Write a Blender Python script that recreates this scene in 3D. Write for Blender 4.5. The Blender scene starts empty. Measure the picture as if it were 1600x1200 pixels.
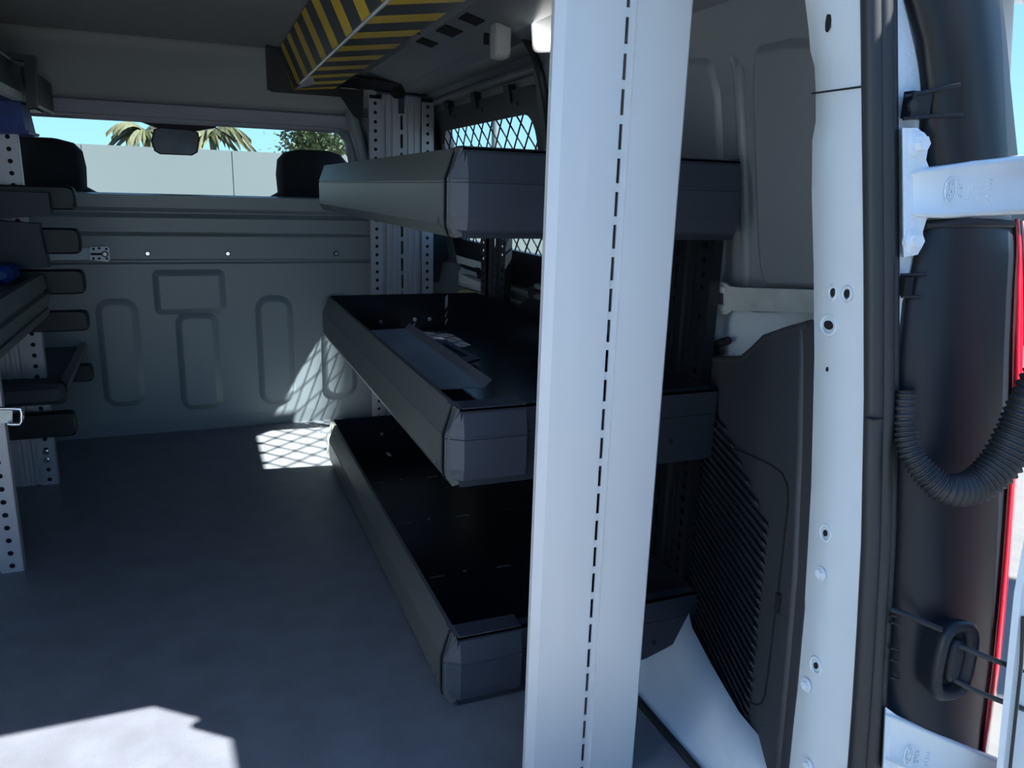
import bpy, math, random
from mathutils import Vector, Matrix
random.seed(4)
C = bpy.context.scene.collection
V = Vector
PI = math.pi
# ------------------------------------------------------------------ camera
F = 1200.0
fy = V((-495, 315, F)).normalized()
dn = V((-144, -4830, F)); dn = (dn - fy*dn.dot(fy)).normalized()
up = -dn
rt = fy.cross(up)
if rt.x < 0: rt = -rt
RM = Matrix((rt, fy, up))            # camera (right, up, forward) -> world
CAM = V((0, 0, .86))
def ray(px, py): return RM @ V((px-800, 600-py, F))
def hit(px, py, p0, n):
    d = ray(px, py); p0 = V(p0); n = V(n)
    return CAM + d*((p0-CAM).dot(n)/d.dot(n))
def aty(px, py, y): return hit(px, py, (0, y, 0), (0, 1, 0))
def atx(px, py, x): return hit(px, py, (x, 0, 0), (1, 0, 0))
def atz(px, py, z): return hit(px, py, (0, 0, z), (0, 0, 1))
cd = bpy.data.cameras.new('camera'); cam = bpy.data.objects.new('camera', cd); C.objects.link(cam)
m = Matrix((RM.col[0], RM.col[1], -RM.col[2])).transposed().to_4x4(); m.translation = CAM
cam.matrix_world = m
cd.sensor_width = 36; cd.lens = 27; cd.clip_start = .02; cd.clip_end = 300
bpy.context.scene.camera = cam
# ------------------------------------------------------------------ materials
M = {}
def mat(name, col, rough=.5, metal=0., noise=0., nscale=8., bump=0., bscale=60., spec=.5, col2=None, emit=0, coat=0, stretch=None):
    mt = bpy.data.materials.new(name); mt.use_nodes = True
    nt = mt.node_tree; b = nt.nodes['Principled BSDF']
    b.inputs['Base Color'].default_value = (*col, 1); b.inputs['Roughness'].default_value = rough
    b.inputs['Metallic'].default_value = metal; b.inputs['Specular IOR Level'].default_value = spec
    b.inputs['Coat Weight'].default_value = coat
    tc = nt.nodes.new('ShaderNodeTexCoord')
    mp = nt.nodes.new('ShaderNodeMapping'); nt.links.new(tc.outputs['Object'], mp.inputs[0])
    if stretch: mp.inputs['Scale'].default_value = stretch
    if noise or col2:
        n = nt.nodes.new('ShaderNodeTexNoise'); n.inputs['Scale'].default_value = nscale; n.inputs['Detail'].default_value = 6
        nt.links.new(mp.outputs[0], n.inputs['Vector'])
        r = nt.nodes.new('ShaderNodeValToRGB'); r.color_ramp.elements[0].position = .3; r.color_ramp.elements[1].position = .7
        c2 = col2 or tuple(max(0, c*(1-noise)) for c in col)
        r.color_ramp.elements[0].color = (*c2, 1); r.color_ramp.elements[1].color = (*col, 1)
        nt.links.new(n.outputs[0], r.inputs[0]); nt.links.new(r.outputs[0], b.inputs['Base Color'])
    if bump:
        n = nt.nodes.new('ShaderNodeTexNoise'); n.inputs['Scale'].default_value = bscale; n.inputs['Detail'].default_value = 4
        nt.links.new(mp.outputs[0], n.inputs['Vector'])
        bp = nt.nodes.new('ShaderNodeBump'); bp.inputs['Strength'].default_value = bump; bp.inputs['Distance'].default_value = .003
        nt.links.new(n.outputs[0], bp.inputs['Height']); nt.links.new(bp.outputs[0], b.inputs['Normal'])
    if emit:
        b.inputs['Emission Color'].default_value = (*col, 1); b.inputs['Emission Strength'].default_value = emit
    M[name] = mt; return mt
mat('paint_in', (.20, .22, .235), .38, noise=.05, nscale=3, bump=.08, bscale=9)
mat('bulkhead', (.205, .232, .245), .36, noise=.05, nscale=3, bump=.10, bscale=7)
mat('bracket_grey', (.42, .52, .55), .45, noise=.1)
mat('paint_white', (.62, .68, .71), .3, noise=.03, nscale=5, coat=.2)
mat('paint_cast', (.70, .75, .79), .32, noise=.03, bump=.55, bscale=130, coat=.3)
mat('floor', (.165, .175, .195), .42, noise=.22, nscale=14, bump=.35, bscale=420)
mat('alu_post', (.62, .63, .64), .42, metal=.35, noise=.07, nscale=2.2, stretch=(3, 3, .8))
mat('alu_col', (.42, .42, .45), .42, metal=.4, noise=.06, nscale=5, stretch=(4, 4, 1))
mat('alu_tray', (.14, .148, .138), .42, metal=.35, noise=.10, nscale=3)
mat('alu_bright', (.75, .76, .74), .3, metal=.7)
mat('galv', (.66, .70, .66), .4, metal=.35, noise=.18, nscale=25)
mat('black_sheet', (.009, .011, .016), .24, noise=.2, nscale=20, spec=.5)
mat('black_metal', (.006, .007, .010), .42, noise=.2)
mat('cap_grey', (.040, .048, .066), .5, noise=.05, bump=.1, bscale=300)
mat('panel_grey', (.018, .023, .033), .5, noise=.05)
mat('trim', (.036, .039, .044), .55, noise=.08, bump=.2, bscale=320)
mat('rubber', (.016, .018, .021), .5, noise=.1)
mat('gloss_black', (.008, .009, .011), .30, noise=.1, spec=.35)
mat('plastic_black', (.009, .012, .018), .4, spec=.35, noise=.1)
mat('seat', (.010, .012, .015), .8, bump=.5, bscale=400)
mat('arm_rubber', (.005, .006, .008), .5)
mat('hole', (.004, .005, .007), .9)
mat('headliner', (.20, .20, .20), .9, noise=.12, nscale=30, bump=.3, bscale=300)
mat('header', (.24, .25, .25), .7, noise=.06, nscale=5)
mat('header_band', (.25, .25, .29), .6, noise=.06, nscale=5)
mat('blue', (.006, .045, .26), .5, noise=.4, nscale=30)
mat('dark_grey', (.04, .045, .05), .6, noise=.15, nscale=12)
mat('red', (.42, .004, .02), .15, coat=.6)
mat('pink', (.75, .42, .45), .2, coat=.5)
mat('chrome', (.8, .8, .8), .18, metal=1)
mat('tan', (.46, .38, .23), .7, noise=.15, nscale=10)
mat('sensor', (.48, .48, .47), .45)
mat('lens', (1, 1, .98), .3, emit=5)
mat('concrete', (.145, .14, .125), .9, noise=.18, nscale=9)
mat('block', (.135, .155, .148), .9, noise=.06, nscale=.6)
mat('joint', (.13, .15, .15), .9)
mat('bark', (.22, .15, .09), .9, noise=.3)
mat('palm', (.085, .085, .03), .7, noise=.4, nscale=4)
mat('leaf', (.10, .13, .05), .8, noise=.5, nscale=3)
mat('mirror', (.16, .20, .22), .3, noise=.35, nscale=12)
mat('green', (.12, .16, .04), .6)
def glass():
    mt = bpy.data.materials.new('glass'); mt.use_nodes = True; nt = mt.node_tree; nt.nodes.clear()
    o = nt.nodes.new('ShaderNodeOutputMaterial'); mx = nt.nodes.new('ShaderNodeMixShader')
    t = nt.nodes.new('ShaderNodeBsdfTransparent'); t.inputs[0].default_value = (.86, .95, .94, 1)
    g = nt.nodes.new('ShaderNodeBsdfGlossy'); g.inputs['Roughness'].default_value = .02
    f = nt.nodes.new('ShaderNodeFresnel'); f.inputs[0].default_value = 1.1
    nt.links.new(f.outputs[0], mx.inputs[0]); nt.links.new(t.outputs[0], mx.inputs[1]); nt.links.new(g.outputs[0], mx.inputs[2])
    nt.links.new(mx.outputs[0], o.inputs[0]); M['glass'] = mt
glass()
def stripes():
    mt = bpy.data.materials.new('hazard'); mt.use_nodes = True; nt = mt.node_tree; b = nt.nodes['Principled BSDF']
    tc = nt.nodes.new('ShaderNodeTexCoord'); s = nt.nodes.new('ShaderNodeSeparateXYZ'); nt.links.new(tc.outputs['Object'], s.inputs[0])
    # diagonal stripes: y + x*k - z*k
    a = nt.nodes.new('ShaderNodeMath'); a.operation = 'MULTIPLY'; a.inputs[1].default_value = .30; nt.links.new(s.outputs[0], a.inputs[0])
    c = nt.nodes.new('ShaderNodeMath'); c.operation = 'MULTIPLY_ADD'; c.inputs[1].default_value = -.25; nt.links.new(s.outputs[2], c.inputs[0]); nt.links.new(a.outputs[0], c.inputs[2])
    d = nt.nodes.new('ShaderNodeMath'); d.operation = 'ADD'; nt.links.new(s.outputs[1], d.inputs[0]); nt.links.new(c.outputs[0], d.inputs[1])
    e = nt.nodes.new('ShaderNodeMath'); e.operation = 'DIVIDE'; e.inputs[1].default_value = .165; nt.links.new(d.outputs[0], e.inputs[0])
    f = nt.nodes.new('ShaderNodeMath'); f.operation = 'FRACT'; nt.links.new(e.outputs[0], f.inputs[0])
    g = nt.nodes.new('ShaderNodeMath'); g.operation = 'GREATER_THAN'; g.inputs[1].default_value = .56; nt.links.new(f.outputs[0], g.inputs[0])
    mx = nt.nodes.new('ShaderNodeMix'); mx.data_type = 'RGBA'; mx.inputs[6].default_value = (.035, .04, .045, 1); mx.inputs[7].default_value = (.55, .38, .03, 1)
    nt.links.new(g.outputs[0], mx.inputs[0]); nt.links.new(mx.outputs[2], b.inputs['Base Color']); b.inputs['Roughness'].default_value = .4
    M['hazard'] = mt
stripes()
# ------------------------------------------------------------------ mesh builder
class MB:
    def __init__(s): s.v = []; s.f = []; s.m = []; s.mats = []; s.sm = []
    def mi(s, m):
        if m not in s.mats: s.mats.append(m)
        return s.mats.index(m)
    def add(s, vs, fs, m, smooth=False):
        o = len(s.v); k = s.mi(m); s.v += [tuple(v) for v in vs]
        for f in fs: s.f.append([i+o for i in f]); s.m.append(k); s.sm.append(smooth)
        return s
    def box(s, x0, x1, y0, y1, z0, z1, m, bev=0, mtx=None):
        if bev:
            b = bev; pts = [(x0+b, z0), (x1-b, z0), (x1, z0+b), (x1, z1-b), (x1-b, z1), (x0+b, z1), (x0, z1-b), (x0, z0+b)]
            cx, cz = (x0+x1)/2, (z0+z1)/2
            def sh(p): return (cx+(p[0]-cx)*max(0, 1-b/max(1e-6, (x1-x0)/2)), cz+(p[1]-cz)*max(0, 1-b/max(1e-6, (z1-z0)/2)))
            L = [[(*[sh(p)[0]], y0, sh(p)[1]) for p in pts], [(p[0], y0+b, p[1]) for p in pts], [(p[0], y1-b, p[1]) for p in pts], [(sh(p)[0], y1, sh(p)[1]) for p in pts]]
            if mtx: L = [[mtx @ V(p) for p in l] for l in L]
            return s.loft(L, m)
        vs = [V((x, y, z)) for x in (x0, x1) for y in (y0, y1) for z in (z0, z1)]
        if mtx: vs = [mtx @ v for v in vs]
        return s.add(vs, [(0, 1, 3, 2), (4, 6, 7, 5), (0, 4, 5, 1), (2, 3, 7, 6), (0, 2, 6, 4), (1, 5, 7, 3)], m)
    def obox(s, c, ax, ay, az, m):
        c = V(c); ax = V(ax); ay = V(ay); az = V(az)
        vs = [c+ax*i+ay*j+az*k for i in (-1, 1) for j in (-1, 1) for k in (-1, 1)]
        return s.add(vs, [(0, 1, 3, 2), (4, 6, 7, 5), (0, 4, 5, 1), (2, 3, 7, 6), (0, 2, 6, 4), (1, 5, 7, 3)], m)
    def loft(s, L, m, caps=True, smooth=False, closed=True):
        n = len(L[0]); vs = [p for l in L for p in l]; fs = []
        for a in range(len(L)-1):
            for i in range(n if closed else n-1):
                j = (i+1) % n; fs.append((a*n+i, a*n+j, (a+1)*n+j, (a+1)*n+i))
        s.add(vs, fs, m, smooth)
        if caps and closed: s.add(L[0], [tuple(range(n))[::-1]], m); s.add(L[-1], [tuple(range(n))], m)
        return s
    def ext(s, pts, d, m): # extrude planar polygon by vector
        d = V(d); return s.loft([[V(p) for p in pts], [V(p)+d for p in pts]], m)
    def tube(s, path, r, m, n=10, rfun=None):
        path = [V(p) for p in path]; L = []; pn = None
        for i, p in enumerate(path):
            t = (path[min(i+1, len(path)-1)]-path[max(i-1, 0)]).normalized()
            if pn is None: a = V((0, 0, 1)) if abs(t.z) < .9 else V((1, 0, 0)); pn = t.cross(a).normalized()
            pn = (pn-t*pn.dot(t)).normalized(); b = t.cross(pn)
            rr = rfun(i) if rfun else r
            L.append([p+(pn*math.cos(2*PI*k/n)+b*math.sin(2*PI*k/n))*rr for k in range(n)])
        return s.loft(L, m, smooth=True)
    def cyl(s, c, d, r, h, m, n=14): # centre base c, dir d
        d = V(d).normalized(); return s.tube([V(c), V(c)+d*h], r, m, n)
    def disc(s, c, nrm, u, ru, rv, m, th=.0006, n=16):
        nrm = V(nrm).normalized(); u = V(u); u = (u-nrm*u.dot(nrm)).normalized(); w = nrm.cross(u); c = V(c)
        p = [c+u*ru*math.cos(2*PI*k/n)+w*rv*math.sin(2*PI*k/n) for k in range(n)]
        return s.ext(p, nrm*th, m)
    def ring(s, c, nrm, u, ru, rv, t, m, n=24, k2=8):
        nrm = V(nrm).normalized(); u = V(u); u = (u-nrm*u.dot(nrm)).normalized(); w = nrm.cross(u); c = V(c); L = []
        for k in range(n+1):
            a = 2*PI*k/n; o = u*math.cos(a)*ru+w*math.sin(a)*rv; on = o.normalized()
            L.append([c+o+(on*math.cos(2*PI*q/k2)+nrm*math.sin(2*PI*q/k2))*t for q in range(k2)])
        return s.loft(L, m, caps=False, smooth=True)
    def pad(s, outline, n, h, inset, m, m2=None): # raised stamped panel
        n = V(n).normalized(); P = [V(p) for p in outline]; c = sum(P, V())/len(P)
        A = []
        N = len(P)
        for i in range(N):
            t = (P[(i+1) % N]-P[i-1]).normalized(); q = n.cross(t)
            if q.dot(c-P[i]) < 0: q = -q
            A.append(q)
        L = [P, [P[i]+A[i]*inset*.25+n*h*.2 for i in range(N)], [P[i]+A[i]*inset*.6+n*h*.8 for i in range(N)], [P[i]+A[i]*inset+n*h for i in range(N)]]
        s.loft(L, m, caps=False, smooth=True); s.add(L[-1], [tuple(range(N))], m2 or m); return s
    def holed(s, p0, u, v, nrm, w, pitch, cnt, hole, m, th=.002):
        u = V(u).normalized(); v = V(v).normalized(); nrm = V(nrm).normalized(); p0 = V(p0)
        H = len(hole)
        for c in range(cnt):
            o = p0+v*pitch*c
            rect = [(w, pitch/2), (w, pitch), (w/2, pitch), (0, pitch), (0, pitch/2), (0, 0), (w/2, 0), (w, 0)]
            for sgn in (0, 1):
                off = nrm*(-th*sgn)
                vs = [o+u*a+v*b+off for a, b in rect]+[o+u*(w/2+a)+v*(pitch/2+b)+off for a, b in hole]
                s.add(vs, [(i, (i+1) % 8, 8+(i+1) % 8, 8+i) for i in range(8)], m)
            a = [o+u*(w/2+x)+v*(pitch/2+y) for x, y in hole]
            s.loft([a, [q-nrm*th for q in a]], m, caps=False)
        e = p0+v*pitch*cnt
        for q in (p0, p0+u*w):
            s.add([q, e+(q-p0), e+(q-p0)-nrm*th, q-nrm*th], [(0, 1, 2, 3)], m)
        for q in (p0, e):
            s.add([q, q+u*w, q+u*w-nrm*th, q-nrm*th], [(0, 1, 2, 3)], m)
        return s
    def build(s, name, parent=None, **kw):
        me = bpy.data.meshes.new(name); me.from_pydata(s.v, [], s.f)
        for k in s.mats: me.materials.append(M[k])
        for i, p in enumerate(me.polygons): p.material_index = s.m[i]; p.use_smooth = s.sm[i]
        me.validate(); me.update()
        import bmesh
        bm = bmesh.new(); bm.from_mesh(me); bmesh.ops.recalc_face_normals(bm, faces=bm.faces); bm.to_mesh(me); bm.free()
        o = bpy.data.objects.new(name, me); C.objects.link(o)
        if parent:
            o.parent = parent; o.matrix_parent_inverse = Matrix.Translation(-parent.location)
        for k, v in kw.items(): o[k] = v
        return o
OCT = lambda r: [(r*math.cos(k*PI/4), r*math.sin(k*PI/4)) for k in range(8)]
def SLOT(w, h): return [(w, 0), (w, h), (0, h), (-w, h), (-w, 0), (-w, -h), (0, -h), (w, -h)]
def thing(name, label, cat, loc, group=None):
    o = bpy.data.objects.new(name, None); C.objects.link(o); o.location = loc; o.empty_display_size = .05
    o['label'] = label; o['category'] = cat
    if group: o['group'] = group
    return o
def rrect(a0, a1, b0, b1, r, n=5): # rounded rect in 2D, ccw
    o = []
    for cx, cy, s in ((a1-r, b1-r, 0), (a0+r, b1-r, 1), (a0+r, b0+r, 2), (a1-r, b0+r, 3)):
        for k in range(n+1):
            t = (s+k/n)*PI/2; o.append((cx+r*math.cos(t), cy+r*math.sin(t)))
    return o
S = dict(kind='structure')
# ------------------------------------------------------------------ right wall geometry
def wx(z): return .93 if z < .58 else .93-.19*(z-.58)
WN = V((-1, 0, -.19)).normalized(); WP = V((.93, 0, .58))
def wall(px, py, off=0): return hit(px, py, WP+WN*off, WN)
def wpt(y, z, off=0): return V((wx(z), y, z))+WN*off
YB = 2.855
# ================================================================== SETTING
b = MB(); b.box(-.95, .66, .60, YB, -.03, 0, 'floor')
b.box(.66, .95, 1.08, YB, -.03, 0, 'floor')
b.build('floor', **S)
b = MB()                                   # black edge of the cargo mat and the white sill beside it
b.tube([(.662, .60, .003), (.662, .85, .004), (.662, 1.08, .003)], .007, 'rubber', 8)
b.build('trim_1', **S)
b = MB()
L = []
for y, xr in ((.58, .668), (.70, .685), (.82, .70), (.94, .735), (1.06, .775), (1.10, .80)):
    L.append([(.672, y, -.02), (.672, y, .0), (.68, y, .006), ((.68+xr)/2, y, .012), (xr, y, .03), (xr+.03, y, .09), (xr+.06, y, .0), (xr+.06, y, -.02)])
b.loft(L, 'paint_white', smooth=True)
b.build('trim_2', **S)
# ceiling
b = MB(); b.box(-.95, .95, .66, 2.80, 1.27, 1.30, 'headliner')
for seg in range(24):                      # wandering seam of the headliner
    x0 = -.42+seg*.05; y0 = 2.02+.035*math.sin(seg*.7)-seg*.006+.4*0; y1 = 2.02+.035*math.sin((seg+1)*.7)-(seg+1)*.006
    b.add([(x0, y0-.003, 1.2695), (x0+.05, y1-.003, 1.2695), (x0+.05, y1+.003, 1.2695), (x0, y0+.003, 1.2695)], [(0, 1, 2, 3)], 'hole')
b.build('ceiling', **S)
b = MB()                                   # front header above the opening
P = [(2.66, 1.272), (2.655, 1.262), (2.70, 1.235), (2.77, 1.20), (2.805, 1.16), (2.81, 1.13), (2.84, 1.112), (2.845, 1.105)]
L = [[(x, y, z) for y, z in P] for x in (-.95, 0, .60)]
b.loft(L, 'header', caps=False, closed=False, smooth=True)
P2 = [(2.845, 1.105), (2.832, 1.098), (2.845, 1.075), (2.85, 1.05), (2.90, 1.045), (2.90, 1.3), (2.66, 1.3), (2.66, 1.272)]
b.loft([[(x, y, z) for y, z in P2] for x in (-.95, 0, .60)], 'header_band', caps=False, closed=False)
b.build('trim_3', **S)
# bulkhead (front wall of the load space)
b = MB()
prof = [(0, 0), (.004, .05), (.004, .590), (-.004, .596), (-.004, .602), (.006, .608), (.006, .682), (-.002, .690), (.010, .697), (.012, .742), (-.006, .757), (-.006, .762), (.008, .775), (.010, .815), (-.035, .820), (-.06, .80)]
b.loft([[(x, YB-p, z) for p, z in prof] for x in (-.95, -.5, 0, .3, .6, .95)], 'bulkhead', caps=False, closed=False)
b.add([(-.95, YB+.06, 0), (.95, YB+.06, 0), (.95, YB+.06, .8), (-.95, YB+.06, .8)], [(0, 1, 2, 3)], 'bulkhead')
def bpad(x0, x1, z0, z1, r, lean=0, h=.014, off=.004):
    b.pad([(x+lean*(z-z0), YB-off, z) for x, z in rrect(x0, x1, z0, z1, r)], (0, -1, 0), h, .022, 'bulkhead')
bpad(-.335, -.205, .105, .478, .045)
bpad(-.155, .075, .418, .572, .022)
bpad(-.095, .045, .075, .425, .04)
bpad(.168, .298, .075, .478, .05)
bpad(.395, .525, .085, .48, .05)
b.build('wall_front', **S)
b = MB()                                   # frame of the opening above the bulkhead
inn = [(x+(.05*(1-(z-.8)/.25) if x > 0 else 0), z) for x, z in rrect(-.72, .50, .815, 1.052, .045)]
def outer(i):
    x, z = inn[i]; cx, cz = -.1, .93; dx, dz = x-cx, z-cz
    t = min((.94 if dx > 0 else .85)/abs(dx) if dx else 9, .34/abs(dz) if dz > 0 else (.14/abs(dz) if dz else 9))
    return (cx+dx*t, cz+dz*t)
out = [outer(i) for i in range(len(inn))]
b.loft([[(x, YB+.06, z) for x, z in inn], [(x, YB+.01, z) for x, z in inn], [(x+.010*(1 if x > 0 else -1), YB-.008, z+.006*(1 if z > .93 else -1)) for x, z in inn], [(x+.03*(1 if x > 0 else -1), YB-.004, z+.02*(1 if z > .93 else -1)) for x, z in inn], [(x, YB, z) for x, z in out]], 'paint_in', caps=False, smooth=False)
b.ext([(.56, YB-.002, .78), (.89, YB-.002, .78), (.80, YB-.002, 1.29), (.56, YB-.002, 1.29)], (0, .05, 0), 'paint_in')
b.build('wall_front_upper', **S)
# slanting white pillar brace right of the opening
b = MB(); b.tube([(.515, YB-.02, 1.13), (.53, YB-.03, 1.06), (.565, YB-.02, .95), (.60, YB-.02, .80)], .022, 'paint_in', 10); b.build('trim_4', **S)
# left wall with an added, unseen window that shapes the spot beam
b = MB()
for y0, y1, z0, z1 in ((.6, 2.42, 0, 1.28), (2.86, 3.9, 0, 1.28), (2.42, 2.86, 0, .70), (2.42, 2.86, 1.10, 1.28)): b.box(-.97, -.95, y0, y1, z0, z1, 'paint_in')
b.build('wall_left', **S)
def grille(P, u, v, W, H, nu, nv, th, m, name, parent=None, **kw):
    g = MB(); P = V(P); u = V(u); v = V(v); n = u.cross(v).normalized()
    # diamond bars clipped to the W x H rectangle
    pu = W/nu; pv = H/nv; k = pv/pu
    for sgn in (1, -1):
        for i in range(-nv-nu, nu*2+nv*2):
            # line: b = sgn*k*(a - i*pu)
            pts = []
            a0 = i*pu
            if sgn == 1: A = a0; Bq = a0+H/k; z0, z1 = 0, H
            else: A = a0; Bq = a0-H/k; z0, z1 = 0, H
            pa, pb = (A, 0), (Bq, H)
            def clip(p, q):
                (x0, y0), (x1, y1) = p, q; t0, t1 = 0, 1; dx = x1-x0
                for e, lim in ((0, -x0/dx), (1, (W-x0)/dx)):
                    if (dx > 0) == (e == 0): t0 = max(t0, lim)
                    else: t1 = min(t1, lim)
                return (t0, t1) if t0 < t1 else None
            c = clip(pa, pb)
            if not c: continue
            q0 = P+u*(pa[0]+(pb[0]-pa[0])*c[0])+v*(H*c[0]); q1 = P+u*(pa[0]+(pb[0]-pa[0])*c[1])+v*(H*c[1])
            d = (q1-q0).normalized(); s = d.cross(n).normalized()
            g.obox((q0+q1)/2, d*(q1-q0).length/2, s*th, n*th*.6, m)
    return g.build(name, parent, **kw)
b = MB(); b.loft([[(-.952, y, z) for y, z in rrect(2.39, 2.87, .67, 1.13, .06)], [(-.94, y, z) for y, z in rrect(2.39, 2.87, .67, 1.13, .06)], [(-.94, y, z) for y, z in rrect(2.455, 2.85, .812, 1.06, .05)], [(-.952, y, z) for y, z in rrect(2.455, 2.85, .812, 1.06, .05)]], 'plastic_black', caps=False)
wl = b.build('added_window', **S)
grille((-.945, 2.43, .73), (0, 1, 0), (0, 0, 1), .43, .36, 5, 6, .003, 'plastic_black', 'mesh_guard', wl)  # added frame and mesh, pattern the spot beam
# right wall
ZW0, ZW1, YW0, YW1 = .655, 1.075, 1.88, 2.80
WR = .07
b = MB()
def wq(y0, y1, z0, z1):
    zs = [z0]+([.58] if z0 < .58 < z1 else [])+[z1]
    for a, c in zip(zs, zs[1:]):
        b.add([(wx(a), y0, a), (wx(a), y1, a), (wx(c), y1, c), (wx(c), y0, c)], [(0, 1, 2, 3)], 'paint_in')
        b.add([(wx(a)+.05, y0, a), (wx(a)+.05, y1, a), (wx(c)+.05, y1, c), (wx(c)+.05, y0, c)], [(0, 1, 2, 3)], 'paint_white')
wq(.68, YW0-.03, 0, 1.28); wq(YW1+.03, YB+.05, 0, 1.28); wq(YW0-.03, YW1+.03, 0, ZW0-.03); wq(YW0-.03, YW1+.03, ZW1+.03, 1.28)
io = rrect(YW0, YW1, ZW0, ZW1, WR); oo = []
for y, z in io:
    cy, cz = (YW0+YW1)/2, (ZW0+ZW1)/2
    dy, dz = y-cy, z-cz; t = min(((YW1-YW0)/2+.03)/max(1e-6, abs(dy)), ((ZW1-ZW0)/2+.03)/max(1e-6, abs(dz))); oo.append((cy+dy*t, cz+dz*t))
b.loft([[wpt(y, z) for y, z in oo], [wpt(y, z) for y, z in io], [wpt(y, z, -.03) for y, z in io]], 'paint_in', caps=False)
# stamped panels toward the rear
def poly(pts, off=0): return [wall(x, y, off) for x, y in pts]
def smooth_poly(P, n=6):
    P = [V(p) for p in P]; o = []
    for i in range(len(P)):
        a, c, d = P[i-1], P[i], P[(i+1) % len(P)]
        s = c+(a-c)*.22; e = c+(d-c)*.22
        for k in range(n+1):
            t = k/n; o.append(s*(1-t)**2+c*2*t*(1-t)+e*t*t)
    return o
b.pad(smooth_poly(poly([(1175, 74), (1240, 58), (1292, 62), (1300, 230), (1300, 455), (1188, 452)])), WN, .010, .014, 'paint_in')
b.pad(smooth_poly(poly([(1015, 100), (1112, 88), (1128, 150), (1136, 452), (1015, 452)])), WN, .008, .012, 'paint_in')
b.tube([wall(1152, 90, -.010), wall(1157, 110, -.002), wall(1162, 200, -.002), wall(1170, 430, -.002), wall(1171, 445, -.010)], .012, 'paint_in', 12)
# ribs over the window
b.tube([wpt(1.75, 1.165, .004), wpt(2.3, 1.165, .008), wpt(2.84, 1.165, .004)], .014, 'paint_in', 10)
b.tube([wpt(1.75, 1.215, .004), wpt(2.3, 1.21, .012), wpt(2.84, 1.20, .004)], .02, 'paint_in', 10)
# sill ledges below the window
b.tube([wpt(1.5, .565, .0), wpt(2.2, .56, .01), wpt(2.84, .55, .0)], .012, 'paint_in', 8)
b.tube([wpt(1.5, .53, .0), wpt(2.2, .525, .012), wpt(2.84, .515, .0)], .010, 'paint_in', 8)
b.build('wall_right', **S)
# B pillar body sheet ahead of the window, and a pale vertical post behind it
b = MB(); b.loft([[wpt(1.66, z, .001), wpt(1.68, z, .035), wpt(1.84, z, .04), wpt(1.86, z, .001)] for z in (0, .5, .8, 1.27)], 'paint_in', caps=False, closed=False, smooth=True)
b.build('trim_5', **S)
b = MB(); b.pad([wpt(y, z, .003) for y, z in rrect(2.36, 2.84, .585, .635, .015)], WN, .014, .012, 'paint_white')  # sunlit tone of the lower body sheet put into whiter paint
b.pad([wpt(y, z, .003) for y, z in rrect(2.30, 2.84, .50, .578, .02)], WN, .012, .02, 'paint_white')
b.build('trim_10', **S)
# window 2 guard (side door)
fr = MB()
o1 = rrect(YW0-.035, YW1+.035, ZW0-.075, ZW1+.055, WR+.02); i1 = rrect(YW0+.045, YW1-.03, ZW0+.035, ZW1-.012, WR-.01)
fr.loft([[wpt(y, z, .003) for y, z in o1], [wpt(y, z, .016) for y, z in o1], [wpt(y, z, .018) for y, z in i1], [wpt(y, z, .006) for y, z in i1]], 'plastic_black', caps=False)
win = fr.build('window_2', **S)
vdir = V((-.19, 0, 1)).normalized()
grille(wpt(YW0+.03, ZW0+.02, .012), (0, 1, 0), vdir, YW1-YW0-.05, .41, 11, 6, .0022, 'hole', 'mesh_guard', win)
g = MB(); g.add([wpt(y, z, -.028) for y, z in io], [tuple(range(len(io)))], 'glass'); g.build('window_pane', win)
# clips over the window guard
for (px, py), (w, h) in zip(((702, 170), (744, 158), (797, 148)), ((.022, .03), (.02, .03), (.02, .028))):
    c = MB(); p = wall(px, py, .012)
    c.obox(p, V((0, w, 0)), vdir*h*.9, WN*.010, 'plastic_black'); c.obox(p+V((0, -w*1.6, 0))-vdir*h*.95, V((0, w*1.2, 0)), vdir*.006, WN*.008, 'plastic_black')
    k = c.build('clip'); k['label'] = 'black plastic clip above the mesh side window, ' + {702: 'foremost, nearest the aluminium column', 744: 'the middle one of the three', 797: 'rearmost, nearest the black cable'}[px]
    k['category'] = 'clip'; k['group'] = 'clips above the side window'
# roof side rail with pressed holes
b = MB()
P = [(.525, 1.272), (.54, 1.242), (.55, 1.230), (.67, 1.20), (.70, 1.185), (.78, 1.185), (.84, 1.16)]
b.loft([[(x, y, z) for x, z in P] for y in (.75, 1.3, 2.0, 2.84)], 'paint_in', caps=False, closed=False)
for y in (1.55, 1.78, 2.03, 2.30):
    pass
u = V((.67-.55, 0, 1.20-1.230)).normalized(); n = V((0, -1, 0)).cross(u); n = n if n.z < 0 else -n
FP = V((.55, 0, 1.230))
for px, py, l in ((702, 48, .04), (667, 66, .032), (737, 30, .03)):
    b.obox(hit(px, py, FP, n)+n*.0006, u*.022, V((0, l, 0)), n*.001, 'hole')
b.disc(hit(652, 51, FP, n)+n*.001, n, (0, 1, 0), .008, .008, 'hole')
b.build('trim_6', **S)
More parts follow.
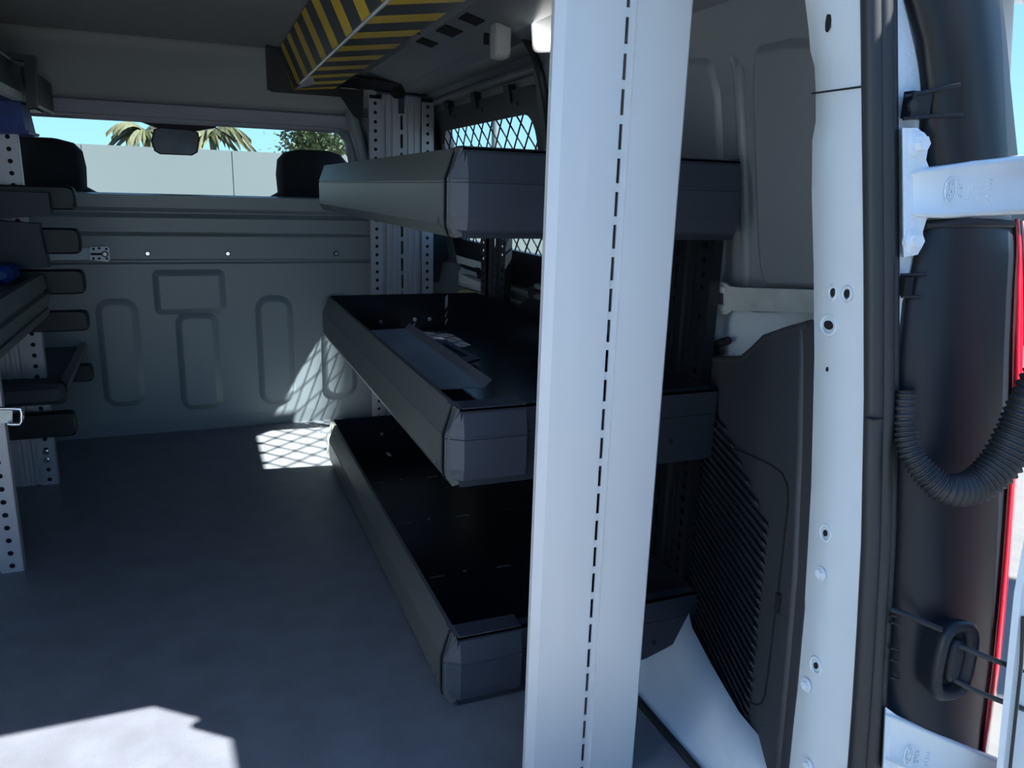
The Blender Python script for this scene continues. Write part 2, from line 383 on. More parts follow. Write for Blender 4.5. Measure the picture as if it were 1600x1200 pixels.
# ================================================================== D pillar and rear corner
def yr(z): return .62+.085*(z-.85)
RN = V((0, -1, .085)).normalized(); RP = V((0, .62, .85))
def rear(px, py, off=0): return hit(px, py, RP+RN*off, RN)
def pil(px, py, t):   # point on the jamb face; t 0 = rear edge, 1 = front edge
    return hit(px, py, V((0, .625+.105*t, .85)), V((0, -1, .085)))
edgeL = [(1249, -60), (1253, 0), (1259, 45), (1262, 80), (1269, 105), (1271, 145), (1271, 190), (1265, 220), (1264, 300), (1267, 420), (1268, 560), (1263, 760), (1252, 950), (1240, 1080), (1227, 1210), (1220, 1290)]
edgeR = [(1348, -60), (1349, 0), (1350, 45), (1350, 80), (1351, 105), (1351, 145), (1351, 190), (1352, 220), (1353, 300), (1356, 420), (1356, 560), (1353, 760), (1346, 950), (1338, 1080), (1328, 1210), (1322, 1290)]
b = MB()
L = []
for a, c in zip(edgeL, edgeR):
    A = pil(*a, 1); B = pil(*c, 0); N = V((B.y-A.y, A.x-B.x, 0)).normalized(); N = N if N.x < 0 else -N
    Z = (A.z+B.z)/2; m0 = A
    L.append([A-N*.05+V((.03, 0, 0)), A-N*.012, A-N*.003+(B-A)*.02, A+(B-A)*.07+N*.001, A+(B-A)*.5+N*.002, A+(B-A)*.93+N*.001, B-N*.002, B-N*.015+V((.01, 0, 0))])
b.loft(L, 'paint_white', caps=False, closed=False, smooth=True)
def jam(px, py, t=None):
    # position on jamb by pixel, by blending the two edges
    for k in range(len(edgeL)-1):
        if edgeL[k][1] <= py <= edgeL[k+1][1]: break
    f = (py-edgeL[k][1])/(edgeL[k+1][1]-edgeL[k][1])
    lx = edgeL[k][0]+(edgeL[k+1][0]-edgeL[k][0])*f; rx = edgeR[k][0]+(edgeR[k+1][0]-edgeR[k][0])*f
    A = pil(lx, py, 1); B = pil(rx, py, 0); N = V((B.y-A.y, A.x-B.x, 0)).normalized(); N = N if N.x < 0 else -N
    return hit(px, py, A+N*.0022, N), N
def hole(px, py, rw, rh, emb=0):
    p, N = jam(px, py)
    b.disc(p, N, (0, 0, 1), rh, rw, 'hole', .0012)
    if emb: b.ring(p, N, (0, 0, 1), rh+emb, rw+emb, .0022, 'paint_white')
hole(1295, 33, .0045, .011); hole(1302, 457, .0042, .0048, .003); hole(1324, 459, .0050, .0048, .003); hole(1295, 508, .0085, .0052, .006); hole(1293, 577, .002, .0028)
hole(1290, 833, .0035, .0040, .006); hole(1275, 1040, .0035, .0042, .006)
for px, py in ((1284, 896), (1261, 1070), (1264, 1196)):
    p, N = jam(px, py); b.disc(p, N, (0, 0, 1), .009, .009, 'paint_white', .002); b.disc(p, N, (0, 0, 1), .0055, .0055, 'paint_cast', .006, 6)
# panel lap line
a, N = jam(1269, 146); c, N = jam(1350, 135); b.tube([a, c], .0011, 'hole', 6)
b.build('wall_rear_pillar', **S)
# closing plates inside the pillar so that daylight only comes in where it does
b = MB()
for k in range(len(edgeL)-1):
    za = edgeL[k]; zb = edgeL[k+1]
    A = pil(*za, 1); B = pil(*zb, 1)
    b.add([A+V((.03, .004, 0)), B+V((.03, .004, 0)), V((wx(B.z)+.02, B.y+.03, B.z)), V((wx(A.z)+.02, A.y+.03, A.z))], [(0, 1, 2, 3)], 'paint_in')
b.build('trim_7', **S)
# rubber door seal
b = MB()
sealc = [(1374, -60), (1375, 0), (1377, 200), (1379, 420), (1379, 620), (1374, 850), (1366, 1000), (1358, 1120), (1351, 1210), (1344, 1290)]
for off, dx, r in ((.0, -13, .0105), (.004, 4, .0095), (-.002, 17, .006)):
    b.tube([rear(x+dx, y, off+.006) for x, y in sealc], r, 'rubber', 10)
p = rear(1372, 655, .018); b.box(p.x-.008, p.x+.008, p.y-.0005, p.y+.01, p.z-.0006, p.z+.0006, 'hole')
sl = b.build('door_seal'); sl['label'] = 'black ribbed rubber weatherstrip running down the rear door opening'; sl['category'] = 'door seal'
# rear corner outer panels
b = MB()
pts = [(1385, -60), (1600, -60), (1600, 0), (1592, 250), (1596, 345), (1588, 560), (1562, 900), (1535, 1185), (1400, 1125), (1330, 1300), (1340, 1160), (1372, 900), (1390, 560), (1392, 300)]
bk = [rear(x, y, -.012) for x, y in [(1380, -80), (1552, -80), (1580, 250), (1580, 600), (1550, 900), (1524, 1180), (1495, 1222), (1345, 1300), (1368, 900), (1385, 500)]]
b.ext(bk, (0, .02, 0), 'paint_white')
b.build('wall_rear_right', **S)
# white sheet strip beside the seal
b = MB()
b.ext([rear(x, y, .0) for x, y in [(1404, -40), (1416, 20), (1428, 70), (1436, 110), (1439, 150), (1436, 205), (1450, 260), (1450, 360), (1432, 425), (1410, 470), (1400, 560), (1392, 1000), (1372, 1000), (1380, -40)]], (0, .012, 0), 'paint_cast')
b.build('trim_8', **S)
# glossy black pillar cover (upper)
t = thing('corner_cover', 'tall glossy black plastic cover on the body corner above the upper hinge arm', 'trim panel', rear(1510, 250))
def bulge(pairs, m, h, name, parent, n=8, off0=.002):
    b = MB(); L = []
    for (xl, xr, y) in pairs:
        row = []
        for k in range(n+1):
            f = k/n; hh = h*math.sin(PI*min(1, max(0, f*1.0)))**.6 if 0 < f < 1 else 0
            row.append(rear(xl+(xr-xl)*f, y, off0+hh))
        L.append(row)
    b.loft(L, m, caps=False, closed=False, smooth=True)
    return b.build(name, parent)
bulge([(1404, 1560, -60), (1412, 1566, 0), (1430, 1573, 60), (1440, 1579, 130), (1438, 1586, 200), (1446, 1590, 238), (1450, 1592, 275), (1440, 1592, 310)], 'gloss_black', .022, 'cover_shell', t)
b = MB(); b.tube([rear(1413, 151, .012), rear(1440, 145, .02), rear(1500, 132, .026)], .0022, 'plastic_black', 6); b.tube([rear(1411, 185, .012), rear(1440, 182, .02), rear(1504, 180, .026)], .0022, 'plastic_black', 6)
b.obox((rear(1432, 165, .012)), V((.013, 0, 0)), V((0, .006, 0)), V((0, 0, .013)), 'plastic_black'); p = rear(1424, 166, .02); b.disc(p, RN, (1, 0, 0), .006, .006, 'rubber', .003, 6)
b.build('fixing_lug', t)
# black lamp surround (lower)
t = thing('lamp_housing', 'matt black moulded cover beside the red tail lamp below the upper hinge arm', 'trim panel', rear(1480, 800))
bulge([(1444, 1578, 345), (1440, 1592, 350), (1428, 1597, 400), (1415, 1593, 470), (1406, 1589, 560), (1404, 1585, 700), (1402, 1577, 820), (1396, 1567, 940), (1390, 1555, 1060), (1386, 1545, 1130), (1392, 1541, 1170), (1470, 1537, 1185)], 'plastic_black', .024, 'housing_shell', t)
b = MB(); b.tube([rear(1446, 352, .010), rear(1510, 348, .03), rear(1580, 350, .012)], .005, 'plastic_black', 8)
b.tube([rear(1408, 430, .008), rear(1448, 428, .018)], .002, 'plastic_black', 6); b.tube([rear(1408, 463, .008), rear(1438, 464, .018)], .002, 'plastic_black', 6)
b.obox(rear(1415, 447, .01), V((.006, 0, 0)), V((0, .004, 0)), V((0, 0, .010)), 'hole'); b.build('housing_rib', t)
for py in (961, 972, 1012, 1030, 1058):
    b = MB(); b.tube([rear(1390, py, .014), rear(1404, py+3, .014)], .0016, 'rubber', 6); b.build('cable_clip', t)
b = MB(); b.tube([rear(1392, 952, .020), rear(1420, 962, .034), rear(1470, 984, .046)], .0035, 'plastic_black', 8)
b.build('check_rod', t)
# tail lamp
t = thing('tail_lamp', 'slim red and clear tail lamp edge at the rear corner of the body', 'tail lamp', rear(1580, 700))
b = MB(); L = []
for x, y, w in ((1588, 342, 6), (1590, 380, 8), (1587, 440, 14), (1584, 520, 18), (1583, 600, 18), (1581, 680, 14), (1576, 760, 13), (1569, 860, 12), (1561, 950, 12), (1552, 1040, 12), (1542, 1120, 10), (1534, 1182, 8)):
    a = rear(x-3, y, -.002); c = rear(x-1, y, .012); d = rear(x+w*.8, y, .006); e = rear(x+w, y, -.02); L.append([a, c, d, e])
b.loft(L, 'red', caps=False, closed=True, smooth=True); b.build('red_lens', t)
b = MB(); L = []
for x, y, w in ((1592, 345, 10), (1598, 440, 16), (1602, 520, 22), (1602, 600, 20), (1596, 660, 10)):
    L.append([rear(x, y, -.006), rear(x+w*.4, y, .004), rear(x+w, y, -.03)])
b.loft(L, 'pink', caps=False, closed=False, smooth=True); b.build('clear_lens', t, label='pinkish clear lens strip')
# ---- hinges
def hinge(name, label, arm, mount, bolts, logo, texts, off):
    t = thing(name, label, 'door hinge', rear(*mount[0]))
    b = MB(); b.loft([[rear(x, y, .004) for x, y in mount], [rear(x, y, .016) for x, y in mount], [rear(x+2, y, .020) for x, y in mount]], 'paint_cast'); b.build('mount_plate', t)
    b = MB(); L = []
    for xa, ya, yb, o in arm:
        ym = (ya+yb)/2; h = yb-ya
        L.append([rear(xa, ya, o-.012), rear(xa, ya+h*.02, o), rear(xa, ya+h*.08, o+.006), rear(xa, ya+h*.14, o+.003), rear(xa, ym, o+.003), rear(xa, yb-h*.12, o+.003), rear(xa, yb-h*.06, o+.006), rear(xa, yb, o), rear(xa, yb, o-.012)])
    b.loft(L, 'paint_white', smooth=True); ao = b.build('hinge_arm', t)
    for px, py, r in bolts:
        b = MB(); p = rear(px, py, .018); b.disc(p, RN, (1, 0, 0), r, r, 'paint_cast', .005, 20); b.disc(p+RN*.005, RN, (1, 0, 0), r*.62, r*.62, 'paint_cast', .007, 6); b.build('bolt', t)
    lp, ts = logo
    b = MB(); b.ring(rear(*lp, off+.0045), RN, ts[2], .0125, .0075, .0007, 'paint_cast'); b.build('emblem_ring', t)
    ux = V(ts[2]); ux = (ux-RN*ux.dot(RN)).normalized(); vy = RN.cross(ux)
    for k, (px, py, s, tx) in enumerate(texts):
        cu = bpy.data.curves.new('t', 'FONT'); cu.body = tx; cu.size = s; cu.extrude = .0007; cu.align_x = 'CENTER'; cu.align_y = 'CENTER'
        to = bpy.data.objects.new('t', cu); C.objects.link(to); dg = bpy.context.evaluated_depsgraph_get()
        me = bpy.data.meshes.new_from_object(to.evaluated_get(dg)); bpy.data.objects.remove(to)
        p = rear(px, py, off+.0045); mm = Matrix((ux, vy, RN)).transposed().to_4x4(); mm.translation = p
        me.transform(mm); me.materials.clear(); me.materials.append(M['paint_cast'])
        o = bpy.data.objects.new('embossed_text', me); C.objects.link(o); o.parent = t; o.matrix_parent_inverse = Matrix.Translation(-t.location)
    return t
UPD = (.06, 0, 1)
hinge('upper_door_hinge', 'white cast upper hinge with arm reaching right from the rear pillar', [(1424, 266, 338, .016), (1440, 262, 340, .022), (1475, 257, 341, .026), (1520, 250, 339, .028), (1570, 245, 336, .026), (1640, 236, 332, .02)],
      [(1408, 200), (1432, 200), (1446, 212), (1448, 232), (1445, 250), (1450, 262), (1475, 268), (1478, 330), (1446, 342), (1440, 362), (1441, 382), (1432, 398), (1410, 402)],
      [(1430, 226, .0125), (1422, 377, .0115)], ((1485, 297), (0, 0, UPD)), [(1485, 297, .0085, 'Ford'), (1501, 296, .0085, 'E1BH'), (1516, 297, .0085, 'V42B2-AD'), (1530, 297, .0085, 'DT11'), (1546, 297, .0085, '021903')], .026)
hinge('lower_door_hinge', 'white cast lower hinge arm at the bottom right below the oval strap boot', [(1384, 1110, 1190, .016), (1410, 1120, 1203, .020), (1460, 1142, 1222, .024), (1530, 1172, 1250, .026), (1580, 1192, 1270, .026), (1640, 1215, 1290, .02)],
      [(1382, 1105), (1400, 1118), (1420, 1128), (1420, 1200), (1400, 1220), (1378, 1200)], [], ((1420, 1180), (0, 0, UPD)), [(1420, 1180, .0085, 'Ford'), (1434, 1184, .0080, 'E903'), (1449, 1187, .0080, 'V42B5'), (1472, 1192, .0080, 'DT11')], .022)
# ---- wiring hose
t = MB()
hp = [rear(1414, 610, .016), rear(1414, 665, .022), rear(1424, 708, .034), rear(1448, 742, .048), rear(1480, 765, .062), rear(1522, 760, .068), rear(1560, 728, .074), rear(1590, 680, .08), rear(1612, 630, .085), rear(1640, 580, .09)]
def spline(P, n):
    o = []
    P = [P[0]]+P+[P[-1]]
    for i in range(1, len(P)-2):
        for k in range(n):
            s = k/n; a, b_, c, d = P[i-1:i+3]
            o.append(.5*((2*b_)+(c-a)*s+(2*a-5*b_+4*c-d)*s*s+(3*b_-a-3*c+d)*s**3))
    o.append(P[-2]); return o
hs = spline(hp, 22)
t.tube(hs, .011, 'rubber', 14, rfun=lambda i: .0115+.0018*math.cos(i*2*PI/4)+.010*min(1, max(0, (i-50)/100)))
h = t.build('wiring_hose'); h['label'] = 'black corrugated rubber wiring hose sagging between body corner and open door'; h['category'] = 'hose'
# ---- check strap boot
t = thing('check_strap_boot', 'oval black rubber boot on the body corner with two dark cables passing through it', 'door check boot', rear(1488, 1030, .03))
u = (rear(1500, 970, .05)-rear(1475, 1095, .05)).normalized(); c = rear(1489, 1031, .045)
b = MB(); w = RN.cross(u)
def sup(ru, rv, off, n=32, e=.62):
    o = []
    for k in range(n):
        a = 2*PI*k/n; ca, sa = math.cos(a), math.sin(a)
        o.append(c+u*ru*math.copysign(abs(ca)**e, ca)+w*rv*math.copysign(abs(sa)**e, sa)+RN*off)
    return o
b.loft([sup(.040, .025, -.028), sup(.047, .030, -.004), sup(.048, .031, .004), sup(.043, .027, .009), sup(.036, .020, .006), sup(.033, .017, -.004)], 'plastic_black', smooth=True)
b.loft([sup(.026, .011, -.003), sup(.026, .011, .004), sup(.022, .007, .006)], 'plastic_black', smooth=True); b.build('boot_body', t)
for k, (a0, a1, a2, a3) in enumerate((((1496, 1008), (1520, 1018), (1560, 1034), (1640, 1062)), ((1490, 1062), (1520, 1078), (1560, 1094), (1640, 1122)))):
    b = MB(); b.tube([rear(*a0, .048), rear(*a1, .062), rear(*a2, .07), rear(*a3, .08)], .0032, 'rubber', 8); o = b.build('strap_cable'); 
    o['label'] = ('upper' if k == 0 else 'lower')+' of the two thin black cables leaving the oval boot to the right'; o['category'] = 'cable'; o['group'] = 'cables at the oval boot'
# ---- open door, seen at the right edge of the frame
t = thing('open_rear_door', 'pale grey open rear door edge at the far right beyond the tail lamp', 'door', (1.05, .5, 0))
b = MB()
pa = aty(1588, 890, .50); pb = aty(1556, 1210, .50)
def dpt(z, dx=0, dy=0): f = (min(z, .5)-pb.z)/(pa.z-pb.z); return V((pb.x+(pa.x-pb.x)*f+dx, .50+dy, z))
b.loft([[dpt(z), dpt(z, .006, -.004), dpt(z, .022, -.004), dpt(z, .024, .002), dpt(z, .05, -.01), dpt(z, .09, -.60), dpt(z, .14, -.60), dpt(z, .14, .02)] for z in (-.1, .2, .45, .70, 1.0, 1.385)], 'paint_white'); b.build('door_panel', t)
b = MB(); b.tube([dpt(.42, .010, -.006), dpt(.36, .012, -.008), dpt(.1, .012, -.008)], .002, 'rubber', 6); b.build('door_gasket', t)
# rear header, left rear pillar, closing the tailgate opening around the camera view
b = MB(); b.box(-.95, .95, .64, .74, 1.215, 1.34, 'paint_white'); b.box(.62, .95, .65, .72, 1.10, 1.25, 'paint_white'); b.build('wall_rear_header', **S)
b = MB(); b.box(-1.08, -1.03, -.15, .58, -.1, 1.3, 'paint_white'); b.build('door_1', **S)
b = MB(); b.box(-.97, -.78, .60, .72, -.05, 1.30, 'paint_white'); b.build('wall_rear_left', **S)
# ================================================================== right rear trim panel
TA = V((.712, .735, 0)); TB = V((.885, 1.20, 0)); TN = V((-(TB.y-TA.y), TB.x-TA.x, 0)).normalized()
def tr(px, py, off=0): return hit(px, py, TA+TN*off, TN)
b = MB()
b.ext([tr(x, y) for x, y in [(1270, 503), (1262, 508), (1225, 518), (1195, 527), (1178, 545), (1165, 560), (1110, 562), (1000, 562), (1000, 1040), (1044, 1046), (1052, 1078), (1072, 1118), (1096, 1158), (1125, 1205), (1160, 1260), (1230, 1260), (1231, 1210), (1244, 1080), (1256, 950), (1267, 760), (1271, 600)]], -TN*.01, 'trim')
# soft roll along the rear edge
b.tube([tr(1257, 508, -.006), tr(1257, 560, -.004), tr(1254, 700, -.003), tr(1246, 900, -.003), tr(1234, 1040, -.003), tr(1216, 1230, -.003)], .008, 'trim', 12)
b.tube([tr(1268, 506, -.003), tr(1228, 517, -.003), tr(1196, 528, -.003), tr(1178, 546, -.003), tr(1160, 561, -.003), tr(1100, 562, -.003)], .006, 'trim', 8)
pt = thing('rear_trim_panel', 'dark grey moulded plastic side panel with a louvred grille beside the white pillar', 'trim panel', tr(1180, 1100))
b.build('panel_shell', pt)
b = MB()
ol = [tr(x, y, .001) for x, y in [(1090, 682), (1112, 688), (1160, 706), (1205, 727), (1222, 740), (1230, 758), (1231, 785), (1222, 870), (1211, 960), (1200, 1050), (1195, 1085), (1190, 1098), (1182, 1102), (1172, 1098), (1130, 1060), (1078, 1012), (1060, 1000), (1060, 680)]]
b.tube(ol[:-1], .0016, 'hole', 6)
b.build('grille_outline', pt)
b = MB()
for k in range(34):
    z = .475-k*.0148
    # horizontal louvres
    def X(s, z): q = TA+(TB-TA)*s+TN*.002; return V((q.x, q.y, z))
    s0 = .178-.0012*k; s1 = .98
    if k > 27: s1 -= (k-27)*.13
    if k < 5: s0 += (5-k)*.09
    a = X(s0, z); c = X(s1, z)
    if (c-a).dot(TB-TA) <= .01: continue
    mid = (a+c)/2; b.obox(mid+TN*.002, (c-a)/2, V((0, 0, .0040))+TN*.003, TN*.0016, 'trim')
b.build('louvre_grille', pt)
p = tr(1215, 942, .004); b = MB(); b.obox(p, V((0, 0, .014)), (TB-TA).normalized()*.004, TN*.003, 'hole'); b.build('latch_slot', pt)
# wheel arch top and inner panel visible above the trim
b = MB(); b.loft([[wall(1100, 470, .004), wall(1100, 580, .03)], [wall(1180, 488, .004), wall(1180, 590, .03)], [wall(1300, 488, .004), wall(1300, 600, .03)]], 'paint_white', caps=False, closed=False, smooth=True); b.build('trim_9', **S)
b = MB(); b.tube([wall(1108, 545, .035), wall(1125, 536, .04), wall(1138, 532, .04)], .008, 'rubber', 8); b.tube([wall(1112, 556, .04), wall(1128, 548, .04)], .006, 'rubber', 8)
k = b.build('cable_plug'); k['label'] = 'small black wiring plug lying above the dark trim panel'; k['category'] = 'wiring plug'
# galvanised strap
b = MB(); n = WN
pl = [(1122, 446), (1128, 440), (1136, 442), (1142, 447), (1160, 449), (1300, 453), (1300, 489), (1160, 485), (1144, 484), (1138, 490), (1130, 492), (1122, 486), (1121, 482), (1133, 474), (1133, 458), (1121, 452)]
b.ext([wall(x, y, .03) for x, y in pl], WN*.004, 'galv')
t = thing('flat_strap', 'pale galvanised flat bar between the black perforated post and the white pillar', 'metal bar', wall(1200, 468, .03)); b.build('strap_bar', t)
for py in (452, 481):
    b = MB(); b.disc(wall(1129, py, .036), WN, (0, 1, 0), .010, .006, 'galv', .004); b.build('strap_ear', t)
# ================================================================== racks
ALU = 'alu_col'
def column(name, label, o, u, n, W, H, m, back=True, group=None, nslot=.062, hp=.0305, hr=.0062, bolts=()):
    """o base corner, u width direction, n facing direction; built upward"""
    t = thing(name, label, 'rack post', V(o)+V(u)*W/2, group); u = V(u); n = V(n); z = V((0, 0, 1)); o = V(o); f = .045
    for k in (0, 1):
        b = MB(); b.holed(o+u*(k*(W-f))+n*.012, u, z, n, f, hp, int(H/hp), OCT(hr), m, .002)
        if back: b.obox(o+u*(k*(W-f)+f/2)+z*H/2+n*.004, u*(f/2-.002), n*.0008, z*(H/2-.002), 'hole')  # dark sheet stands in for the shade inside the hollow post
        b.obox(o+u*(k*(W-f)+(.001 if k == 0 else f-.001))+z*H/2+n*.001, u*.001, n*.011, z*(H/2), m)
        b.build('perforated_flange', t)
    b = MB(); mid = W-2*f; q = o+u*f; sw = .022
    b.holed(q+u*(mid/2-sw/2)+n*.006, u, z, n, sw, nslot, int(H/nslot), SLOT(.0045, nslot*.38), m, .002)
    for s in (0, 1):
        w = mid/2-sw/2; base = q+u*(0 if s == 0 else mid/2+sw/2)
        prof = [(0, .012), (.0, .002), (w*.22, .002), (w*.25, .008), (w*.40, .008), (w*.43, .004), (w*.60, .004), (w*.63, .010), (w*.80, .010), (w*.83, .005), (w, .005)]
        if s: prof = [(w-a, c) for a, c in prof[::-1]]
        b.loft([[base+u*a+n*c+z*h for a, c in prof] for h in (0, H)], m, caps=False, closed=False)
        b.loft([[base+u*a+n*(c-.0015)+z*h for a, c in prof] for h in (0, H)], m, caps=False, closed=False)
    b.build('slotted_web', t)
    if bolts:
        for fx, z0 in bolts:
            b = MB(); c = o+u*fx+z*z0+n*.012; b.cyl(c, n, .009, .003, 'chrome', 12); b.cyl(c+n*.003, n, .006, .004, 'chrome', 6); b.build('bolt', t)
    return t
column('rack_post', 'ribbed aluminium rack post with two perforated edges standing against the bulkhead', (.572, 2.80, 0), (1, 0, 0), (0, -1, 0), .233, 1.175, ALU, bolts=())
column('rack_post', 'tall aluminium post of the left rack nearer the camera, cut by the left picture edge', (-.645, 1.875, 0), (1, 0, 0), (0, -1, 0), .233, .50, ALU, bolts=((.19, .33),))
column('rack_post', 'aluminium post of the left rack standing further forward, two bright bolts low down', (-.655, 2.435, 0), (1, 0, 0), (0, -1, 0), .233, 1.0, ALU, bolts=((.21, .075), (.21, .10)))
column('rack_post', 'black perforated rack post on the side wall by the near ends of the trays', (.852, 1.375, 0), (0, -1, 0), (-1, 0, 0), .233, .86, 'black_metal', back=False, hp=.0255, hr=.0068)
column('rack_post', 'black perforated rack post on the side wall near the far ends of the trays', (.868, 2.40, 0), (0, -1, 0), (-1, 0, 0), .215, .86, 'black_metal', back=False, hp=.0255, hr=.0068)
# top bracket over bulkhead post
t = thing('gusset_bracket', 'black steel bracket with gusset clamping the top of the bulkhead post', 'bracket', (.66, 2.78, 1.15))
b = MB(); y = 2.776
b.ext([aty(x, yy, y) for x, yy in [(506, 117), (668, 126), (678, 132), (664, 152), (634, 147), (632, 153), (617, 154), (610, 146), (575, 140), (566, 141), (520, 131)]], (0, .006, 0), 'black_metal')
b.ext([(.44, y, 1.185), (.80, y, 1.185), (.80, y-.07, 1.20), (.44, y-.09, 1.205)], (0, 0, .006), 'black_metal'); b.build('clamp_plate', t)
b = MB(); b.ext([aty(x, yy, 2.785) for x, yy in [(512, 124), (568, 140), (566, 190), (552, 180), (535, 155)]], (0, .006, 0), 'black_metal'); b.build('gusset', t)
for px, py in ((581, 136), (656, 142)):
    b = MB(); c = aty(px, py, y); b.cyl(c, (0, -1, 0), .012, .003, 'chrome', 14); b.cyl(c+V((0, -.003, 0)), (0, -1, 0), .007, .005, 'chrome', 6); b.build('bolt', t)
# foreground post
t = thing('foreground_post', 'broad plain aluminium post with a centre line of narrow slots, closest to the camera', 'rack post', (.48, .86, 0))
PX0, PXW, PYY, PH = .385, .182, .85, 1.26
b = MB()
sw = .016; hw = (PXW-sw)/2; pz = .0395
b.holed((PX0+hw+.006, PYY+.003, 0), (1, 0, 0), (0, 0, 1), (0, -1, 0), sw, pz, int(PH/pz), [(a-.003, c) for a, c in SLOT(.0022, pz*.37)], 'alu_post', .002)
for prof in ([(0, .010), (.001, .004), (.014, 0), (.05, -.0005), (hw+.006, 0), (hw+.006, .003)], [(hw+sw+.006, .003), (hw+sw+.006, -.001), (PXW*.75, -.0012), (PXW-.004, -.001), (PXW, .003), (PXW, .010)]):
    b.loft([[(PX0+a, PYY+c, z) for a, c in prof] for z in (0, PH)], 'alu_post', caps=False, closed=False)
    b.loft([[(PX0+a, PYY+.002+c*.9, z) for a, c in prof[1:-1]] for z in (0, PH)], 'alu_post', caps=False, closed=False)
b.build('post_face', t)
# trays
def tray(z0, label, caplen=.13, extra=0):
    X0, X1, Y0, Y1, H = .34, .84, 1.085, 2.40, .128
    t = thing('shelf_tray', label, 'shelf tray', ((X0+X1)/2, (Y0+Y1)/2, z0), 'trays of the right hand rack')
    sec = [(.010, 0), (0, .018), (0, .078), (.0015, .0795), (.0015, .0815), (0, .083), (.017, H), (.024, H), (.024, .02), (.03, .004)]
    b = MB(); b.loft([[(X0+a, y, z0+c) for a, c in sec] for y in (Y0+.012, Y1-.004)], 'alu_tray'); b.build('side_rail', t)
    b = MB(); b.box(X0+.02, X1, Y0+.006, Y1, z0+.012, z0+.016, 'black_sheet')
    for y in (Y0+.12, Y0+.42, Y0+.72, Y0+1.02):
        for x in (.09, .17, .25, .38, .45):
            b.box(X0+x, X0+x+(.035 if x != .17 else .008), y+.006*math.sin(x*40), y+.006*math.sin(x*40)+.008, z0+.0161, z0+.0165, 'alu_tray' if z0 < .1 and x < .36 else 'hole')
    b.build('tray_base', t)
    b = MB(); b.box(X0+.026, X1, Y1-.004, Y1, z0, z0+H+.004, 'black_sheet')
    b.add([(X0, Y1+.001, z0+.018), (X0, Y1+.001, z0+.08), (X0+.017, Y1+.001, z0+H), (X1, Y1+.001, z0+H+.004), (X1, Y1+.001, z0), (X0+.01, Y1+.001, z0)], [(0, 1, 2, 3, 4, 5)], 'black_metal'); b.build('end_wall', t)
    b = MB(); b.box(X1-.003, X1, Y0+.006, Y1, z0, z0+H+.004, 'black_sheet'); b.box(X0+.0245, X0+.0255, Y0+.01, Y1-.004, z0+.012, z0+H, 'black_sheet'); b.build('back_wall', t)
    # near end: panel across plus moulded cap at the corner
    b = MB(); b.box(X0+.02, X1, Y0+.004, Y0+.010, z0, z0+H, 'panel_grey'); b.box(X0+.02, X1, Y0+.004, Y0+.03, z0+H-.003, z0+H, 'panel_grey')
    b.box(X0+.1, X1, Y0+.0035, Y0+.004, z0+.083, z0+.0845, 'hole'); b.disc((X1-.09, Y0+.004, z0+.04), (0, -1, 0), (1, 0, 0), .005, .005, 'hole', .001)
    b.build('end_panel', t)
    b = MB()
    def cs(x, top, y): return [(x, Y0+y+.018, z0+.0), (x, Y0+y+.004, z0+.012), (x, Y0+y, z0+.03), (x, Y0+y, z0+.079), (x, Y0+y+.002, z0+.080), (x, Y0+y+.002, z0+.084), (x, Y0+y, z0+.085), (x, Y0+y+.010, z0+top), (x, Y0+y+.045, z0+top+.002), (x, Y0+y+.05, z0+.02)]
    A = cs(X0-.002, H-.002, .016)
    A = [(p[0]+(.018 if i in (7, 8) else (.012 if i == 0 else (.003 if i == 1 else 0))), p[1], p[2]) for i, p in enumerate(A)]
    B = cs(X0+.024, H+.002, -.004); Cc = cs(X0+caplen, H+.002, -.004)
    b.loft([A, B, Cc], 'cap_grey'); b.build('corner_cap', t)
    b = MB(); b.ext([(A[i][0]-.002, A[i][1]+.006, A[i][2]) for i in (0, 1, 2, 3, 6, 7)]+[(X0+.02, Y0+.026, z0+H+.001), (X0+.012, Y0+.03, z0)], (0, .006, 0), 'rubber'); b.build('cap_gasket', t)
    for x, zz in extra:
        b = MB(); b.cyl((x, Y1-.004, z0+zz), (0, -1, 0), .007, .003, 'chrome', 10); b.cyl((x, Y1-.007, z0+zz), (0, -1, 0), .004, .003, 'chrome', 6); b.build('screw', t)
    return t
tray(.003, 'lowest tray of the right rack, aluminium rail and black base, standing on the floor', .135, ((.52, .07),))
tray(.402, 'middle tray of the right rack, black inside, holding a loose grey shelf plate', .13, ((.52, .045), (.63, .05), (.68, .05)))
tray(.792, 'highest tray of the right rack, level with the mesh window', .50, ())
# loose plate in the middle tray
zt = .402+.035
t = thing('shelf_plate', 'loose grey aluminium shelf plate with a folded lip lying in the middle tray', 'metal plate', (.45, 1.8, zt))
b = MB(); q = [atz(560, 517, zt+.012), atz(632, 513, zt+.012), atz(757, 604, zt+.004), atz(662, 608, zt+.004)]
b.ext(q, (0, 0, -.003), 'alu_col'); b.build('plate', t)
b = MB(); e = (q[2]-q[1]); b.ext([q[1], q[2], q[2]+V((.016, 0, .016)), q[1]+V((.016, 0, .016))], (0, 0, -.002), 'alu_col'); b.build('lip', t)
t = thing('small_plate', 'small dark slotted plate behind the loose grey shelf plate in the middle tray', 'metal plate', (.62, 1.9, .43))
b = MB(); zz = .437; b.ext([atz(665, 528, zz), atz(690, 527, zz), atz(750, 560, zz), atz(722, 568, zz)], (0, 0, -.006), 'panel_grey'); b.build('plate', t)
b = MB(); b.ext([atz(690, 537, zz+.001), atz(696, 536, zz+.001), atz(730, 555, zz+.001), atz(722, 557, zz+.001)], (0, 0, -.001), 'hole'); b.build('slot', t)
